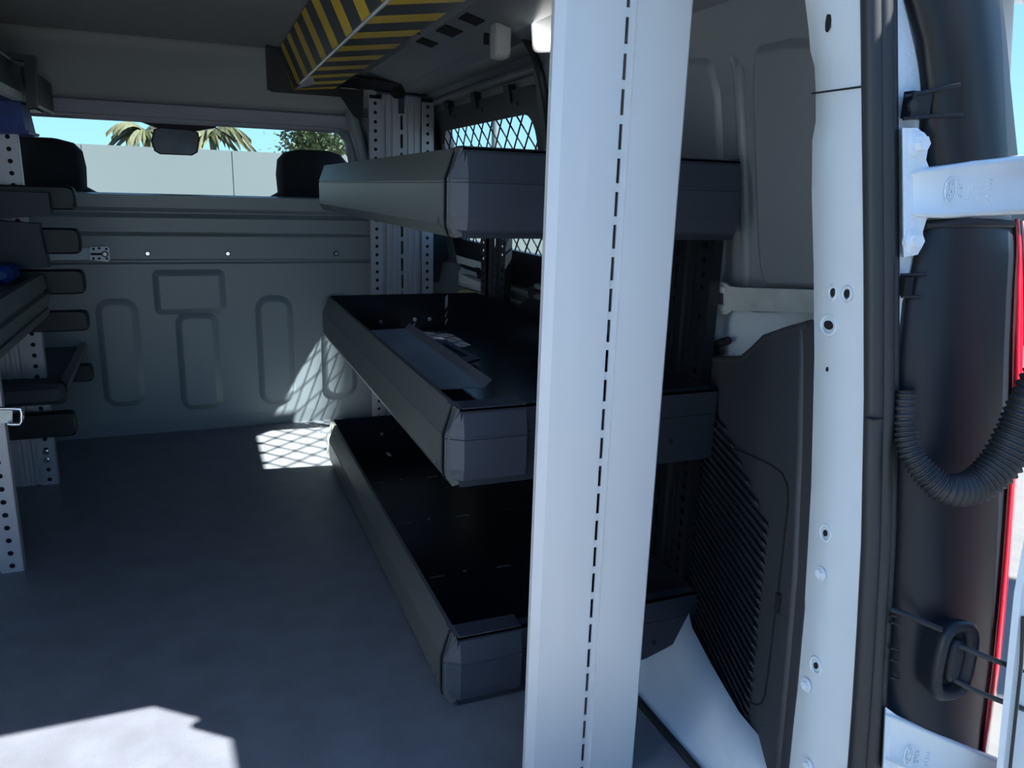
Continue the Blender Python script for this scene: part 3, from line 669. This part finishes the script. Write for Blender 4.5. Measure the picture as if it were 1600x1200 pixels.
# striped roof beam
t = thing('striped_roof_beam', 'black and yellow hazard striped steel beam under the roof, running forward', 'roof beam', (.32, 2.0, 1.15))
b = MB(); YE = 2.63
b.ext([(.262, .95, 1.262), (.302, .95, 1.152), (.306, .95, 1.152), (.268, .95, 1.262)], (0, YE-.95, 0), 'hazard'); b.build('striped_side', t)
b = MB(); b.ext([(.306, .95, 1.150), (.305, .95, 1.153), (.43, .95, 1.165), (.43, .95, 1.162)], (0, YE-.95, 0), 'hazard'); b.build('striped_underside', t)
b = MB(); b.tube([(.303, .95, 1.150), (.303, 2.45, 1.150)], .0035, 'alu_bright', 8); b.ext([(.306, 2.30, 1.1495), (.32, 2.30, 1.1495), (.345, 2.45, 1.1505), (.306, 2.58, 1.1495)], (0, 0, -.001), 'alu_bright'); b.build('bare_edge', t, label='scraped bare metal edge')
b = MB(); b.box(.235, .45, YE-.002, YE+.012, 1.14, 1.268, 'black_metal'); b.box(.225, .24, YE-.03, YE+.012, 1.145, 1.268, 'black_metal'); b.build('end_bracket', t)
# fittings on the right roof side
b = MB(); p = V((.735, 2.02, 1.135)); 
def place_box(px, py, x, w, d, h, m, bev): 
    p = atx(px, py, x); mb = MB(); mb.loft([[(p.x+a*q, y, p.z+c*q) for a, c in rrect(-w, w, -h, h, bev)] for y, q in ((p.y-d, .86), (p.y-d+.006, 1), (p.y+d, 1))], m); return mb, p
b, p = place_box(783, 60, .64, .018, .018, .042, 'sensor', .010)
t = thing('white_sensor_box', 'small pale plastic box hanging from the roof rail left of the lit lamp', 'sensor box', p); b.build('box_body', t)
b = MB(); b.box(p.x-.03, p.x-.02, p.y+.02, p.y+.03, p.z-.012, p.z+.012, 'plastic_black'); b.build('side_clip', t)
b = MB(); b.tube(spline([atx(800, 52, .70), atx(818, 58, .70), atx(836, 90, .71), atx(848, 130, .72), atx(856, 180, .74), atx(860, 235, .76), atx(862, 300, .78)], 8), .009, 'rubber', 12)
k = b.build('black_cable_duct'); k['label'] = 'thick black cable curving down behind the broad foreground post'; k['category'] = 'cable'
t = thing('interior_lamp', 'lit white rectangular lamp on the side wall beside the foreground post', 'lamp', wall(856, 45, .01))
b = MB(); p = atx(857, 44, .70)
LN = V((-.62, -.72, -.32)).normalized(); LU = LN.cross(V((0, 0, 1))).normalized(); LV = LU.cross(LN).normalized(); LV = LV if LV.z > 0 else -LV
ol = [p+LU*a+LV*c for a, c in rrect(-.036, .036, -.046, .046, .012)]
b.loft([[q-LN*.05 for q in ol], [q+LN*.004 for q in ol]], 'sensor'); b.build('lamp_frame', t)
b = MB(); ol = [p+LU*a+LV*c+LN*.004 for a, c in rrect(-.030, .030, -.040, .040, .010)]
b.loft([ol, [q+LN*.006 for q in ol]], 'lens'); b.build('lamp_lens', t)
# dark things around the far side wall seen between the trays
b = MB(); L = []
for y, h, d in ((1.55, .46, .02), (1.62, .52, .05), (1.75, .558, .06), (1.95, .565, .06), (2.12, .55, .055), (2.20, .50, .04), (2.25, .36, .02)):
    L.append([(.93, y, 0), (.93-d, y, 0), (.93-d, y, h-.04), (.93-d*.8, y, h-.012), (.93-d*.4, y, h), (.93, y, h)])
b.loft(L, 'seat', smooth=True); k = b.build('wheel_arch_cover'); k['label'] = 'rounded dark padded wheel arch cover behind the middle tray'; k['category'] = 'cover'
b = MB(); b.ext([(.905, y, z) for y, z in [(2.32, .36), (2.84, .36), (2.84, .44), (2.80, .485), (2.70, .505), (2.50, .512), (2.32, .49)]], (.02, 0, 0), 'tan')
b.disc((.905, 2.62, .475), (-1, 0, 0), (0, 0, 1), .014, .009, 'hole', .001)
k = b.build('door_card'); k['label'] = 'tan hardboard door card low on the side wall behind the middle tray'; k['category'] = 'door card'
b = MB(); b.ext([aty(x, y, 2.79) for x, y in [(668, 355), (696, 362), (701, 405), (692, 410), (686, 440), (672, 442), (672, 480), (668, 480)]], (0, .01, 0), 'plastic_black'); k = b.build('pillar_cover'); k['label'] = 'stepped black cover beside the right edge of the bulkhead post'; k['category'] = 'cover'
t = thing('sliding_latch', 'grey metal window catch rail below the mesh side window', 'latch', wpt(1.95, .60))
b = MB(); b.obox(wpt(1.93, .602, .02), V((0, .12, 0)), vdir*.006, WN*.01, 'galv'); b.obox(wpt(1.95, .62, .012), V((0, .13, 0)), vdir*.014, WN*.004, 'header'); b.build('catch_rail', t)
b = MB(); b.obox(wpt(2.10, .575, .02), V((0, .014, 0)), vdir*.02, WN*.006, 'dark_grey'); b.build('catch_block', t); b = MB(); b.obox(wpt(1.86, .578, .02), V((0, .02, 0)), vdir*.012, WN*.006, 'dark_grey'); b.build('catch_block', t)
b = MB(); b.obox(wpt(2.58, .575, .012), V((0, .022, 0)), vdir*.026, WN*.006, 'plastic_black'); k = b.build('wall_clip'); k['label'] = 'small black clip on the body sheet low ahead of the mesh window'; k['category'] = 'clip'
# bolts on the bulkhead
for px, w in ((231, 'leftmost'), (356, 'middle'), (525, 'rightmost')):
    b = MB(); c = aty(px, 396, YB-.008); b.cyl(c, (0, -1, 0), .009, .003, 'black_metal', 14); b.cyl(c+V((0, -.003, 0)), (0, -1, 0), .0065, .006, 'chrome', 6)
    k = b.build('bolt'); k['label'] = w+' of the three shiny bolts in the band across the bulkhead'; k['category'] = 'bolt'; k['group'] = 'bolts across the bulkhead'
# ================================================================== left rack
XL = -.385
t = thing('shelf_tray', 'tray of the left rack at mid height with ribbed aluminium rails facing the aisle', 'shelf tray', (-.6, 1.6, .52))
b = MB(); sec = [(0, .505), (0, .522), (-.006, .524), (-.006, .532), (.004, .534), (.004, .562), (-.006, .565), (-.006, .572), (0, .575), (-.006, .612), (-.02, .612), (-.02, .505)]
b.loft([[(XL+a, y, z) for a, z in sec] for y in (1.2, 2.36)], 'alu_tray'); b.build('side_rail', t)
b = MB(); b.box(-.93, XL-.021, 1.2, 2.36, .515, .521, 'black_sheet'); b.box(-.93, XL-.004, 2.352, 2.358, .50, .60, 'black_sheet'); b.build('tray_base', t)
t = thing('upper_shelf', 'high shelf of the left rack under the roof with pale metal edges', 'shelf', (-.6, 2.3, 1.05))
b = MB(); b.ext([(XL-.012, 1.3, 1.135), (XL, 1.3, 1.06), (XL-.004, 1.3, 1.045), (XL-.02, 1.3, 1.045), (XL-.02, 1.3, 1.135)], (0, 1.10, 0), 'dark_grey')
b.ext([(XL+.0015, 1.3, 1.062), (XL+.001, 1.3, 1.043), (XL-.02, 1.3, 1.043), (XL-.018, 1.3, 1.06)], (0, 1.02, 0), 'galv'); b.box(XL-.014, XL-.010, 1.3, 2.3, 1.134, 1.138, 'galv'); b.build('side_rail', t)
b = MB(); b.box(-.93, XL-.02, 1.3, 2.75, 1.046, 1.052, 'black_sheet'); b.build('shelf_base', t)
b = MB(); b.box(XL-.012, XL+.002, 2.42, 2.80, 1.048, 1.135, 'dark_grey'); b.box(XL-.001, XL+.0035, 2.42, 2.80, 1.045, 1.052, 'galv'); b.build('extension_rail', t)
b = MB(); b.ext([aty(x, y, 2.30) for x, y in [(8, 80), (54, 87), (57, 168), (41, 170), (38, 95), (8, 90)]], (0, .03, 0), 'black_metal'); b.build('hanging_bracket', t)
# blue container under the shelf
t = thing('blue_bin', 'dark blue plastic bin hanging under the high left shelf', 'bin', (-.42, 2.36, .97))
b = MB(); P = [aty(x, y, 2.40) for x, y in [(-60, 150), (29, 160), (40, 203), (45, 207), (-60, 207)]]; b.ext(P, (0, .14, 0), 'blue'); b.build('bin_body', t)
b = MB(); b.ext([aty(x, y, 2.395) for x, y in [(-60, 203), (46, 205), (44, 209), (-60, 208)]], (0, .15, 0), 'blue'); b.build('rim', t)
# blue item in left tray
b = MB(); p0 = V((-.50, 2.26, .0)); b.box(-.66, -.437, 2.24, 2.34, .60, .645, 'blue', .012); k = b.build('blue_case'); k['label'] = 'blue case lying in the mid height left tray'; k['category'] = 'case'
b = MB(); b.box(-.90, -.41, 2.20, 2.345, .522, .598, 'dark_grey', .012); k = b.build('dark_case'); k['label'] = 'dark case lying in the left tray under the blue case'; k['category'] = 'case'
b = MB(); b.ext([aty(x, y, 2.352) for x, y in [(-80, 340), (60, 350), (68, 385), (76, 418), (-80, 425)]], (0, .05, 0), 'plastic_black'); k = b.build('black_tool_case'); k['label'] = 'black tool case on the left tray beside the ends of the padded arms'; k['category'] = 'case'
b = MB(); b.ext([aty(x, y, 2.352) for x, y in [(-80, 296), (75, 302), (80, 338), (-80, 345)]], (0, .05, 0), 'plastic_black'); k = b.build('dark_flat_case'); k['label'] = 'flat dark case at the left picture edge below the driver seat back'; k['category'] = 'case'
# padded arms
arms = [(80, 118, 294, 326, 'topmost padded black arm, just below the rear view window sill'), (55, 126, 359, 395, 'padded black arm beside the pale strap end, second from top'), (72, 133, 423, 458, 'padded black arm below the pale strap, third from top'), (92, 139, 486, 516, 'padded black arm above the small hanging tray, fourth from top'), (95, 146, 568, 597, 'short padded black arm behind the small hanging tray'), (16, 119, 643, 681, 'lowest padded black arm, level with the chrome catch')]
for xa, xb, ya, yb, lab in arms:
    Y = 2.62 if xa == 95 else 2.39; p = aty(xb, (ya+yb)/2, Y); hz = (yb-ya)/1200*2.30/2
    b = MB(); ol = []
    for k in range(9): a = -PI/2+PI*k/8; ol.append((p.x-.018+.018*math.copysign(abs(math.cos(a))**.6, math.cos(a)), hz*math.copysign(abs(math.sin(a))**.7, math.sin(a))))
    ol += [(-.90, hz), (-.90, -hz)]
    O = [(x, 0, p.z+z) for x, z in ol]
    def sc(y, s): return [(x if x < -.8 else x-(1-s)*.04, y, p.z+(z-p.z)*s) for x, _, z in O]
    b.loft([sc(Y-.002, .86), sc(Y+.006, 1), sc(Y+.024, 1), sc(Y+.028, .86)], 'arm_rubber'); k = b.build('padded_arm'); k['label'] = lab; k['category'] = 'support arm'; k['group'] = 'padded arms of the left rack'
# small hanging tray
t = thing('hanging_tray', 'small dark tray with an aluminium end between the padded arms', 'tray', (-.45, 2.25, .30))
zt = .335; q = [atz(137, 530, zt), atz(128, 530, zt), atz(95, 592, zt-.01), atz(105, 603, zt-.01)]
b = MB(); b.ext([atz(30, 530, zt-.012), atz(130, 530, zt-.012), atz(100, 600, zt-.02), atz(-40, 605, zt-.02)], (0, 0, -.008), 'dark_grey'); b.build('tray_base', t)
b = MB(); b.ext(q, (0, 0, -.018), 'alu_tray'); b.build('end_rail', t)
a = atz(104, 600, zt-.01); b = MB(); b.box(-.85, a.x, a.y-.02, a.y+.01, zt-.062, zt-.006, 'dark_grey', .012); b.build('front_pad', t)
a = atz(137, 526, zt); b = MB(); b.box(-.50, a.x-.005, a.y, a.y+.008, zt-.01, zt+.012, 'alu_tray'); b.build('rear_rail', t)
# chrome catch at near left post
t = thing('chrome_catch', 'bright metal loop catch on the near left rack post', 'catch', aty(20, 652, 1.85))
b = MB(); P = [(-4, 638), (20, 638), (32, 639), (34, 645), (34, 658), (31, 663), (18, 663), (12, 662)]
b.tube([aty(x, y, 1.84) for x, y in P], .0042, 'chrome', 8); b.build('loop', t)
b = MB(); b.ext([aty(x, y, 1.848) for x, y in [(-30, 641), (19, 641), (19, 661), (-30, 661)]], (0, .006, 0), 'galv'); b.build('base_plate', t)
# strap end on the bulkhead
t = thing('strap_bracket', 'pale perforated strap bracket bolted to the left of the bulkhead band', 'bracket', aty(130, 397, YB-.02))
b = MB(); b.ext([aty(x, y, YB-.014) for x, y in [(60, 392), (118, 388), (145, 387), (145, 406), (118, 406), (60, 407)]], (0, -.004, 0), 'bracket_grey'); b.build('strap', t)
b = MB(); b.ext([aty(x, y, YB-.018) for x, y in [(141, 386), (168, 385), (171, 388), (172, 405), (169, 409), (141, 406)]], (0, -.003, 0), 'paint_cast')
for x, y in ((146, 389), (155, 388), (166, 389), (146, 404), (155, 404), (167, 404)): b.disc(aty(x, y, YB-.021), (0, -1, 0), (1, 0, 0), .004, .004, 'hole', .001, 10)
b.tube([aty(142, 397, YB-.022), aty(160, 397, YB-.022)], .004, 'black_metal', 6); b.build('end_plate', t)
b = MB(); b.cyl(aty(164, 397, YB-.021), (0, -1, 0), .010, .002, 'black_metal', 14); b.cyl(aty(164, 397, YB-.023), (0, -1, 0), .0065, .005, 'chrome', 6); b.build('bolt', t)
# ================================================================== cab
def seat(cx, label):
    t = thing('cab_seat', label, 'seat', (cx, 3.25, .2), 'cab seats')
    b = MB(); L = []
    for z, w, y in ((.15, .22, 3.15), (.5, .225, 3.2), (.70, .22, 3.24), (.80, .19, 3.26), (.84, .12, 3.27)):
        L.append([(cx+a*w, y+c, z) for a, c in ((-1, .0), (-.9, -.05), (.9, -.05), (1, 0), (.9, .06), (-.9, .06))])
    b.loft(L, 'seat', smooth=True); b.build('backrest', t)
    b = MB(); L = []
    for z, w in ((.80, .12), (.83, .138), (.90, .142), (.955, .135), (.983, .11), (.995, .06)):
        L.append([(cx+a*w, 3.22+c*.05, z) for a, c in ((-1, 0), (-.85, -1), (.85, -1), (1, 0), (.85, 1), (-.85, 1))])
    b.loft(L, 'seat', smooth=True); b.build('headrest', t)
    b = MB(); L = []
    for y in (3.2, 3.72): L.append([(cx-.24, y, .05), (cx+.24, y, .05), (cx+.24, y, .2), (cx-.24, y, .2)])
    b.loft(L, 'seat'); b.build('cushion', t)
seat(.435, 'black cab seat on the right beyond the bulkhead, headrest showing over the sill')
seat(-.50, 'black cab seat on the left beyond the bulkhead, partly behind the left rack')
t = thing('rear_view_mirror', 'dark interior mirror hanging from the windscreen top beyond the bulkhead', 'mirror', (-.06, 3.6, 1.02))
b = MB(); p0 = aty(237, 200, 3.6); p1 = aty(312, 242, 3.6)
ol = [aty(x, y, 3.6) for x, y in [(240, 202), (250, 199), (300, 203), (310, 207), (312, 218), (309, 238), (300, 243), (250, 241), (241, 236), (236, 220)]]
b.loft([ol, [q+V((0, .02, 0)) for q in ol]], 'plastic_black'); b.build('mirror_shell', t)
cc = sum(ol, V())/len(ol); b = MB(); b.add([cc+(q-cc)*.93+V((0, -.001, 0)) for q in ol], [tuple(range(len(ol)))], 'mirror'); b.build('mirror_glass', t)
b = MB(); b.ext([aty(x, y, 3.62) for x, y in [(205, 184), (225, 178), (340, 182), (347, 192), (335, 200), (305, 205), (245, 200)]], (0, .05, 0), 'plastic_black'); b.build('sensor_pod', t)
b = MB(); b.tube([aty(334, 198, 3.6), aty(348, 207, 3.6), aty(344, 222, 3.6)], .002, 'rubber', 6); b.build('cable', t)
b = MB(); b.box(-.78, .78, 2.90, 3.62, 1.19, 1.23, 'header'); b.box(-.78, .78, 3.60, 3.68, 1.125, 1.22, 'header_band'); b.build('ceiling_cab', **S)
b = MB(); b.ext([aty(x, y, 3.55) for x, y in [(330, 184), (455, 191), (455, 200), (360, 195)]], (0, .02, 0), 'dark_grey'); k = b.build('sun_visor'); k['label'] = 'folded grey sun visor right of the mirror'; k['category'] = 'sun visor'
b = MB(); b.box(.93, .97, 2.9, 4.4, -.3, .72, 'paint_in'); b.box(-.95, .93, 2.9, 4.4, -.05, 0, 'dark_grey'); b.box(-.93, .93, 3.95, 4.4, 0, .62, 'dark_grey')
b.box(-.97, -.94, 3.9, 4.4, -.3, .72, 'paint_in'); b.build('wall_cab', **S)
g = MB(); g.add([(-.80, 3.66, 1.16), (.80, 3.66, 1.16), (.90, 4.5, .68), (-.90, 4.5, .68)], [(0, 1, 2, 3)], 'glass')
ws = g.build('window_3', **S)
g = MB(); g.tube([(.82, 3.66, 1.16), (.93, 4.5, .66)], .03, 'paint_white', 8); g.tube([(-.82, 3.66, 1.16), (-.93, 4.5, .66)], .03, 'paint_white', 8); g.build('window_frame', ws)
# ================================================================== outside
GZ = -.62
b = MB(); b.add([(-60, -40, GZ), (60, -40, GZ), (60, 80, GZ), (-60, 80, GZ)], [(0, 1, 2, 3)], 'concrete'); b.build('ground', **S)
b = MB(); b.box(-30, 10.5, 12, 12.25, GZ, 1.31, 'block')
for x in (-5.5, -3.4, -1.36, .52, 2.4, 4.4, 6.4): b.box(x-.008, x+.008, 11.99, 12.0, GZ, 1.31, 'joint')
b.box(10.3, 10.55, -6, 12, GZ, 1.31, 'block')
k = b.build('yard_wall', **S)
b = MB(); b.box(5.0, 5.5, -.93, -.15, GZ, 9.2, 'block'); b.build('sun_blocker', **S)  # unseen block added to keep the sun off the bulkhead post
b = MB(); b.cyl((8.75, 23.5, GZ), (0, 0, 1), .10, 12, 'block', 12); k = b.build('light_pole'); k['label'] = 'slim pale pole standing outside beyond the mesh side window'; k['category'] = 'pole'
def palm(px, py, Y, s, label):
    c = aty(px, py, Y); t = thing('palm_tree', label, 'palm tree', (c.x, Y, GZ), 'palms behind the yard wall')
    b = MB(); b.tube([(c.x, Y, GZ), (c.x+.1, Y, c.z*.5), (c.x, Y, c.z)], .09*s, 'bark', 10); b.build('trunk', t)
    b = MB()
    for k in range(44):
        a = 2*PI*k/44+random.uniform(-.1, .1); el = random.uniform(.1, 1.1); l = random.uniform(1.0, 1.35)*s
        P = []
        for j in range(7):
            f = j/6; r = l*f; P.append(V((c.x+math.cos(a)*r*math.cos(el*.6), Y+math.sin(a)*r*math.cos(el*.6), c.z+math.sin(el)*r*.9-f*f*l*.85)))
        side = V((-math.sin(a), math.cos(a), 0))
        for j in range(6):
            w0 = .10*s*math.sin(PI*min(1, .15+j/6.2)); w1 = .10*s*math.sin(PI*min(1, .15+(j+1)/6.2)); dz = V((0, 0, -.12*s))
            for sg in (1, -1): b.add([P[j], P[j+1], P[j+1]+side*w1*sg+dz, P[j]+side*w0*sg+dz], [(0, 1, 2, 3)], 'palm')
    b.build('fronds', t)
palm(226, 205, 26, 1.0, 'palm crown showing left of the mirror above the yard wall')
palm(330, 208, 27, 1.15, 'palm crown showing right of the mirror above the yard wall')
def bush(px, py, Y, s, label):
    c = aty(px, py, Y); t = thing('background_tree', label, 'tree', (c.x, Y, GZ), 'trees behind the yard wall')
    b = MB(); b.tube([(c.x, Y, GZ), (c.x, Y, c.z)], .12*s, 'bark', 8); b.build('trunk', t)
    b = MB()
    for k in range(1700):
        d = V((random.gauss(0, .5), random.gauss(0, .5), random.gauss(0, .42)))*s; p = c+d; r = .10*s
        a = V((random.uniform(-1, 1), random.uniform(-1, 1), random.uniform(-1, 1))).normalized()*r; e = a.cross(V((.3, .5, .8))).normalized()*r*.6
        b.add([p-a, p+e, p+a, p-e], [(0, 1, 2, 3)], 'leaf')
    b.build('foliage', t)
bush(487, 228, 30, 1.0, 'green tree top above the yard wall near the right seat, taller one')
bush(518, 242, 38, .9, 'green tree top above the yard wall nearest the edge of the opening')
# ================================================================== light
w = bpy.data.worlds.new('World'); bpy.context.scene.world = w; w.use_nodes = True; nt = w.node_tree
bg = nt.nodes['Background']; tc = nt.nodes.new('ShaderNodeTexCoord'); sp = nt.nodes.new('ShaderNodeSeparateXYZ'); nt.links.new(tc.outputs['Generated'], sp.inputs[0])
cr = nt.nodes.new('ShaderNodeValToRGB'); e = cr.color_ramp.elements
e[0].position = 0; e[0].color = (.34, .62, .78, 1); e[1].position = .55; e[1].color = (.15, .37, .88, 1)
x = e.new(.14); x.color = (.25, .52, .82, 1); x = e.new(.28); x.color = (.19, .43, .82, 1)
nz = nt.nodes.new('ShaderNodeTexNoise'); nz.inputs['Scale'].default_value = 2.2; nz.inputs['Detail'].default_value = 6
nt.links.new(tc.outputs['Generated'], nz.inputs[0])
cr2 = nt.nodes.new('ShaderNodeValToRGB'); cr2.color_ramp.elements[0].position = .52; cr2.color_ramp.elements[1].position = .75; cr2.color_ramp.elements[0].color = (0, 0, 0, 1); cr2.color_ramp.elements[1].color = (.45, .45, .45, 1)
mx = nt.nodes.new('ShaderNodeMix'); mx.data_type = 'RGBA'; mx.inputs[7].default_value = (.50, .62, .76, 1)
nt.links.new(nz.outputs[0], cr2.inputs[0]); nt.links.new(cr2.outputs[0], mx.inputs[0])
nt.links.new(sp.outputs[2], cr.inputs[0]); nt.links.new(cr.outputs[0], mx.inputs[6]); nt.links.new(mx.outputs[2], bg.inputs[0])
bg.inputs[1].default_value = 1.42
def aim(o, d): o.rotation_euler = V(d).to_track_quat('-Z', 'Y').to_euler()
sd = bpy.data.lights.new('sun', 'SUN'); sd.energy = 18; sd.angle = .009; sd.color = (.97, .98, 1); so = bpy.data.objects.new('sun', sd); C.objects.link(so); so.location = (6, -5, 9); aim(so, (-.62, .51, -1))
# sunlight thrown back into the load space by glazing across the yard, through the guarded left window
tg = V((.34, 2.56, 0)); dr = V((1.24, -.12, -.90)).normalized()
gd = bpy.data.lights.new('patch_spot', 'SPOT'); gd.energy = 42000; gd.spot_size = math.radians(8); gd.spot_blend = .05; gd.shadow_soft_size = .04; gd.color = (.93, 1, .95)
go = bpy.data.objects.new('patch_spot', gd); C.objects.link(go); go.location = tg-dr*9; aim(go, dr)
sc = bpy.context.scene
sc.view_settings.view_transform = 'Standard'; sc.view_settings.look = 'None'; sc.view_settings.gamma = 1; sc.view_settings.exposure = .27; sc.view_settings.use_curve_mapping = False
